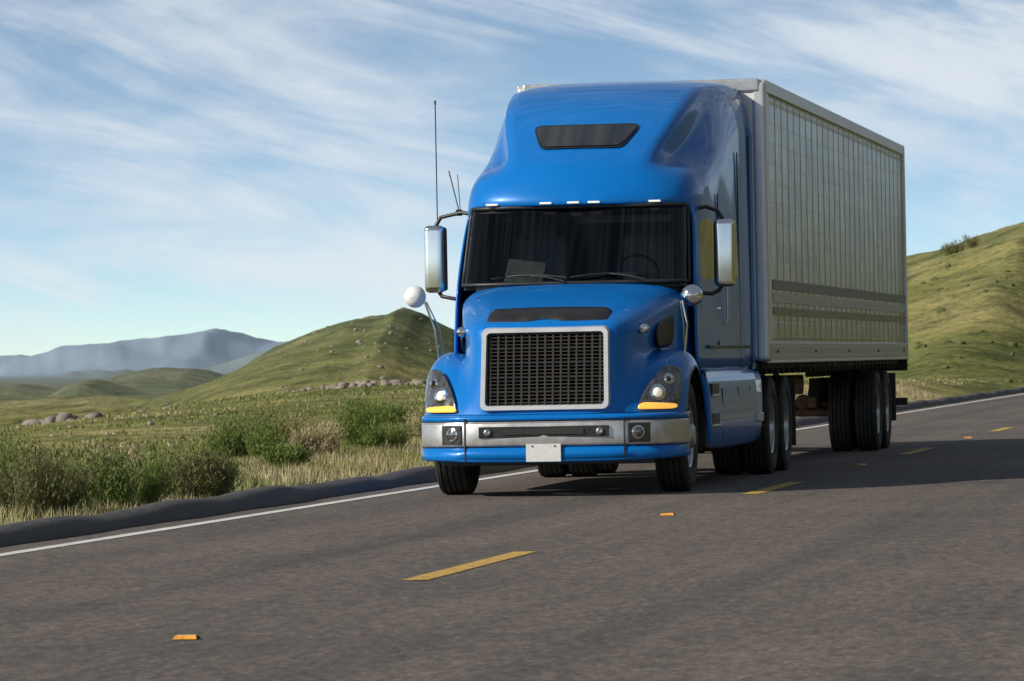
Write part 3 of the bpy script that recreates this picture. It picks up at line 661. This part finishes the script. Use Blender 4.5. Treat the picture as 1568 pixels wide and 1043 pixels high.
def scatter(n,u0,u1,v0,v1,thr,sc,seed):
    u=rng.uniform(u0,u1,n); v=rng.uniform(v0,v1,n); k=fbm(u/sc+seed,v/sc+seed,3); ok=k+rng.normal(0,.25,n)>thr; return u[ok],v[ok]
u,v=scatter(170000,-12.2,-9.22,24,130,-.25,1.1,5); d=np.clip((-9.2-u)/1.0,.2,1)
blades('dry_grass',u,v,height(u,v),rng.uniform(.04,.17,len(u))*d,.007,'dry',.5)
u,v=scatter(140000,-15,-9.4,24,110,-.1,1.6,55); d=np.clip((-9.3-u)/1.0,.3,1)
blades('green_grass',u,v,height(u,v),rng.uniform(.04,.15,len(u))*d,.007,'grn',.5)
u,v=scatter(80000,-45,-11,60,170,.35,6,95)
blades('meadow_grass',u,v,height(u,v),rng.uniform(.03,.08,len(u)),.02,'dry',.8)
u,v=scatter(70000,-45,-11,60,170,.35,6,195)
blades('meadow_grass.001',u,v,height(u,v),rng.uniform(.03,.07,len(u)),.02,'grn',.8)
def shrub(name,u,v,w,h,n,m,sc=1):
    z0=float(height(np.array([u]),np.array([v]))[0])
    lob=[(rng.uniform(-.5,.5)*w,rng.uniform(-.5,.5)*w,rng.uniform(.55,1.05)) for _ in range(9)]
    cs=[];fs=[];c=0
    for i in range(n):
        lx,ly,lh=lob[rng.integers(len(lob))]
        bx=lx*.55+rng.normal(0,.05); by=ly*.55+rng.normal(0,.05)
        tx=lx+rng.normal(0,.13)*w; ty=ly+rng.normal(0,.13)*w; tz=h*lh*rng.uniform(.45,1.05)
        ww=.0035
        cs+=[(bx-ww,by,0),(bx+ww,by,0),(tx,ty,tz)]; fs.append((c,c+1,c+2)); c+=3
        for k in range(8):
            t=rng.uniform(.35,1.02); px=bx+(tx-bx)*t+rng.normal(0,.012); py=by+(ty-by)*t+rng.normal(0,.012); pz=tz*t
            a=rng.uniform(0,6.28); s=rng.uniform(.008,.02); l=rng.uniform(.02,.05)
            cs+=[(px-s*math.cos(a)*.4,py-s*math.sin(a)*.4,pz),(px+s*math.cos(a)*.4,py+s*math.sin(a)*.4,pz),(px+rng.normal(0,.02),py+rng.normal(0,.02),pz+l)]
            fs.append((c,c+1,c+2)); c+=3
    o=fast_mesh(name,np.array(cs),np.array(fs),m); o.location=(u,v,z0-.02); o.scale=(sc,sc,sc); return o
SH=[(-10.75,39.6,.95,.68,'shb'),(-10.35,41.2,.8,.62,'shg'),(-10.1,43.4,.6,.5,'shb'),(-11.6,42.0,1.0,.70,'shg'),(-12.4,56.0,.85,.66,'shg'),(-11.95,61.3,.85,.62,'shg'),
    (-12.6,50,.8,.42,'dry'),(-12.2,58.6,.6,.5,'dry'),(-13.5,63,.9,.5,'shb'),(-13.2,47,.9,.5,'shb'),(-12.0,66,.9,.55,'dry'),(-10.9,34.5,.8,.6,'shb'),(-12.4,72,1.,.5,'shg'),(-11.1,45.2,.6,.35,'dry'),
    (-11.0,47.5,.5,.34,'shg'),(-11.3,52.5,.5,.30,'shg'),(-14.6,76,1.0,.5,'shg'),(-12.4,38.4,.8,.6,'shg')]
for i,(u,v,w,h,m_) in enumerate(SH):
    shrub('roadside_shrub' if i==0 else 'roadside_shrub.%03d'%i,u,v,w,h,1300,m_)
for i,(px,D) in enumerate(((1470,318),(1492,322),(1452,312))):
    u,v=XD((px-784)/F*D,D); shrub('hilltop_shrub' if i==0 else 'hilltop_shrub.%03d'%i,u,v,.32,.30,90,'shb',3.2)
M['rock']=mat('granite',(.22,.19,.16),.9,var=.35,scale=3,bump=.8,bscale=8)
def ico():
    bm=bmesh.new(); bmesh.ops.create_icosphere(bm,subdivisions=2,radius=1); v=np.array([p.co[:] for p in bm.verts]); f=np.array([[q.index for q in x.verts] for x in bm.faces]); bm.free(); return v,f
iv,jf=ico()
def rocks(name,lst,m='rock'):
    cs=[];fs=[];c=0
    for (u,v,s) in lst:
        k=iv*(1+.35*rng.normal(0,.5,(len(iv),1))*.6); q=np.round(iv*1.6+rng.normal(0,.3,3))/1.6; k=.5*k+.5*q
        a=rng.uniform(0,6.28); R_=np.array([[math.cos(a),-math.sin(a),0],[math.sin(a),math.cos(a),0],[0,0,1]])
        k=(k*np.array([s*rng.uniform(.7,1.4),s*rng.uniform(.7,1.3),s*rng.uniform(.5,.9)]))@R_.T
        z=float(height(np.array([u]),np.array([v]))[0]); cs.append(k+np.array([u,v,z+s*.15])); fs.append(jf+c); c+=len(iv)
    return fast_mesh(name,np.concatenate(cs),np.concatenate(fs),m)
lst=[]
def addr(px0,px1,D0,D1,n,s0,s1):
    for _ in range(n):
        D=rng.uniform(D0,D1); px=rng.normal((px0+px1)/2,(px1-px0)/3.2); X=(px-784)/F*D; u,v=XD(X,D)
        if u<-11: lst.append((u,v,s0+(s1-s0)*rng.random()**2))
addr(430,650,130,152,80,.05,.19); addr(500,640,142,151,22,.10,.24); addr(50,140,125,140,30,.08,.26); addr(150,330,135,150,22,.05,.18); addr(0,640,90,150,14,.04,.10)
rocks('boulders',lst)
lst=[]
addr(450,690,320,445,80,.06,.24); addr(250,700,300,440,30,.05,.16)
rocks('hillside_rocks',lst)
lst=[]
for _ in range(70):
    D=rng.uniform(170,325); px=rng.uniform(1330,1620); X=(px-784)/F*D; u,v=XD(X,D)
    if u<-12: lst.append((u,v,rng.uniform(.08,.26)))
M['bushd']=leafmat('hill_bush',[(.3,(.06,.075,.025)),(.7,(.14,.15,.06))],2)
rocks('hillside_bushes',lst,'bushd')
# ============================================================ WORLD
w=bpy.data.worlds.new('World'); SC.world=w; w.use_nodes=True; nt=w.node_tree; bg=nt.nodes['Background']
AZ=math.radians(34); EL=math.radians(30)
SD=Vector((-math.cos(AZ)*math.cos(EL),-math.sin(AZ)*math.cos(EL),math.sin(EL)))
tc=nt.nodes.new('ShaderNodeTexCoord'); sep=nt.nodes.new('ShaderNodeSeparateXYZ'); nt.links.new(tc.outputs['Generated'],sep.inputs[0])
def mth(op,a,b2=None,c3=None):
    n=nt.nodes.new('ShaderNodeMath'); n.operation=op
    for i,q in enumerate((a,b2,c3)):
        if q is None: continue
        if isinstance(q,(int,float)): n.inputs[i].default_value=q
        else: nt.links.new(q,n.inputs[i])
    return n.outputs[0]
zz=mth('MULTIPLY_ADD',sep.outputs['Z'],4.5,.05)
cb=nt.nodes.new('ShaderNodeCombineXYZ'); nt.links.new(sep.outputs['X'],cb.inputs[0]); nt.links.new(sep.outputs['Y'],cb.inputs[1]); nt.links.new(zz,cb.inputs[2])
nm=nt.nodes.new('ShaderNodeVectorMath'); nm.operation='NORMALIZE'; nt.links.new(cb.outputs[0],nm.inputs[0])
sky=nt.nodes.new('ShaderNodeTexSky'); sky.sky_type='NISHITA'; sky.sun_disc=False; sky.sun_elevation=EL; sky.sun_rotation=math.atan2(SD.x,SD.y); sky.dust_density=.5; sky.ozone_density=1.2
nt.links.new(nm.outputs[0],sky.inputs[0])
gain=nt.nodes.new('ShaderNodeMix'); gain.data_type='RGBA'; gain.blend_type='MULTIPLY'; gain.inputs[0].default_value=1; nt.links.new(sky.outputs[0],gain.inputs[6]); gain.inputs[7].default_value=(1.35,1.38,1.3,1)
az=mth('ARCTAN2',sep.outputs['X'],sep.outputs['Y']); el=sep.outputs['Z']
def rot(a,e,ang,sa,se,off=(0,0)):
    c,s=math.cos(ang),math.sin(ang)
    p=mth('ADD',mth('MULTIPLY',a,c*sa),mth('MULTIPLY',e,-s*sa)); q=mth('ADD',mth('MULTIPLY',a,s*se),mth('MULTIPLY',e,c*se))
    k=nt.nodes.new('ShaderNodeCombineXYZ'); nt.links.new(mth('ADD',p,off[0]),k.inputs[0]); nt.links.new(mth('ADD',q,off[1]),k.inputs[1]); return k.outputs[0]
def nzf(vec,sc,det,rough,dist=0):
    n=nt.nodes.new('ShaderNodeTexNoise'); n.inputs['Scale'].default_value=sc; n.inputs['Detail'].default_value=det; n.inputs['Roughness'].default_value=rough; n.inputs['Distortion'].default_value=dist
    nt.links.new(vec,n.inputs['Vector']); return n.outputs[0]
st=nzf(rot(az,el,math.radians(15),11,55,(2.3,1.1)),1.0,7,.6,.8)
bl=nzf(rot(az,el,math.radians(5),14,24,(5.3,4.4)),1.0,6,.55,.3)
summ=mth('ADD',mth('MULTIPLY',st,.52),mth('MULTIPLY',bl,.48))
mk=nt.nodes.new('ShaderNodeMapRange'); mk.interpolation_type='SMOOTHSTEP'; mk.inputs[1].default_value=.40; mk.inputs[2].default_value=.64; mk.inputs[4].default_value=.85; nt.links.new(summ,mk.inputs[0])
mx=nt.nodes.new('ShaderNodeMix'); mx.data_type='RGBA'; nt.links.new(mk.outputs[0],mx.inputs[0]); nt.links.new(gain.outputs[2],mx.inputs[6]); mx.inputs[7].default_value=(6.2,6.6,7.0,1)
hd=nt.nodes.new('ShaderNodeMapRange'); hd.interpolation_type='SMOOTHSTEP'; hd.inputs[1].default_value=.09; hd.inputs[2].default_value=.4; hd.inputs[3].default_value=1; hd.inputs[4].default_value=.45; nt.links.new(sep.outputs['Z'],hd.inputs[0])
vs_=nt.nodes.new('ShaderNodeVectorMath'); vs_.operation='SCALE'; nt.links.new(mx.outputs[2],vs_.inputs[0]); nt.links.new(hd.outputs[0],vs_.inputs['Scale'])
nt.links.new(vs_.outputs[0],bg.inputs[0]); bg.inputs[1].default_value=.125
sl=bpy.data.lights.new('sun','SUN'); sl.energy=5.0; sl.angle=math.radians(.6); sl.color=(1,.92,.80)
so=bpy.data.objects.new('sun',sl); SC.collection.objects.link(so); so.rotation_euler=SD.to_track_quat('Z','Y').to_euler()
# ============================================================ CAMERA
cam=bpy.data.cameras.new('camera'); co_=bpy.data.objects.new('camera',cam); SC.collection.objects.link(co_); SC.camera=co_
cam.sensor_width=36; cam.lens=36*F/1568; cam.clip_end=30000; cam.clip_start=.5
pitch=math.atan((YH-521.5)/F)
Mx=Matrix.Translation((0,0,H))@Matrix.Rotation(math.radians(9.4),4,'Z')@Matrix.Rotation(math.pi/2+pitch,4,'X')@Matrix.Rotation(-T,4,'Z')
co_.matrix_world=Mx
cam.dof.use_dof=True; cam.dof.focus_distance=44; cam.dof.aperture_fstop=14
SC.view_settings.view_transform='Standard'; SC.view_settings.look='None'; SC.view_settings.exposure=0
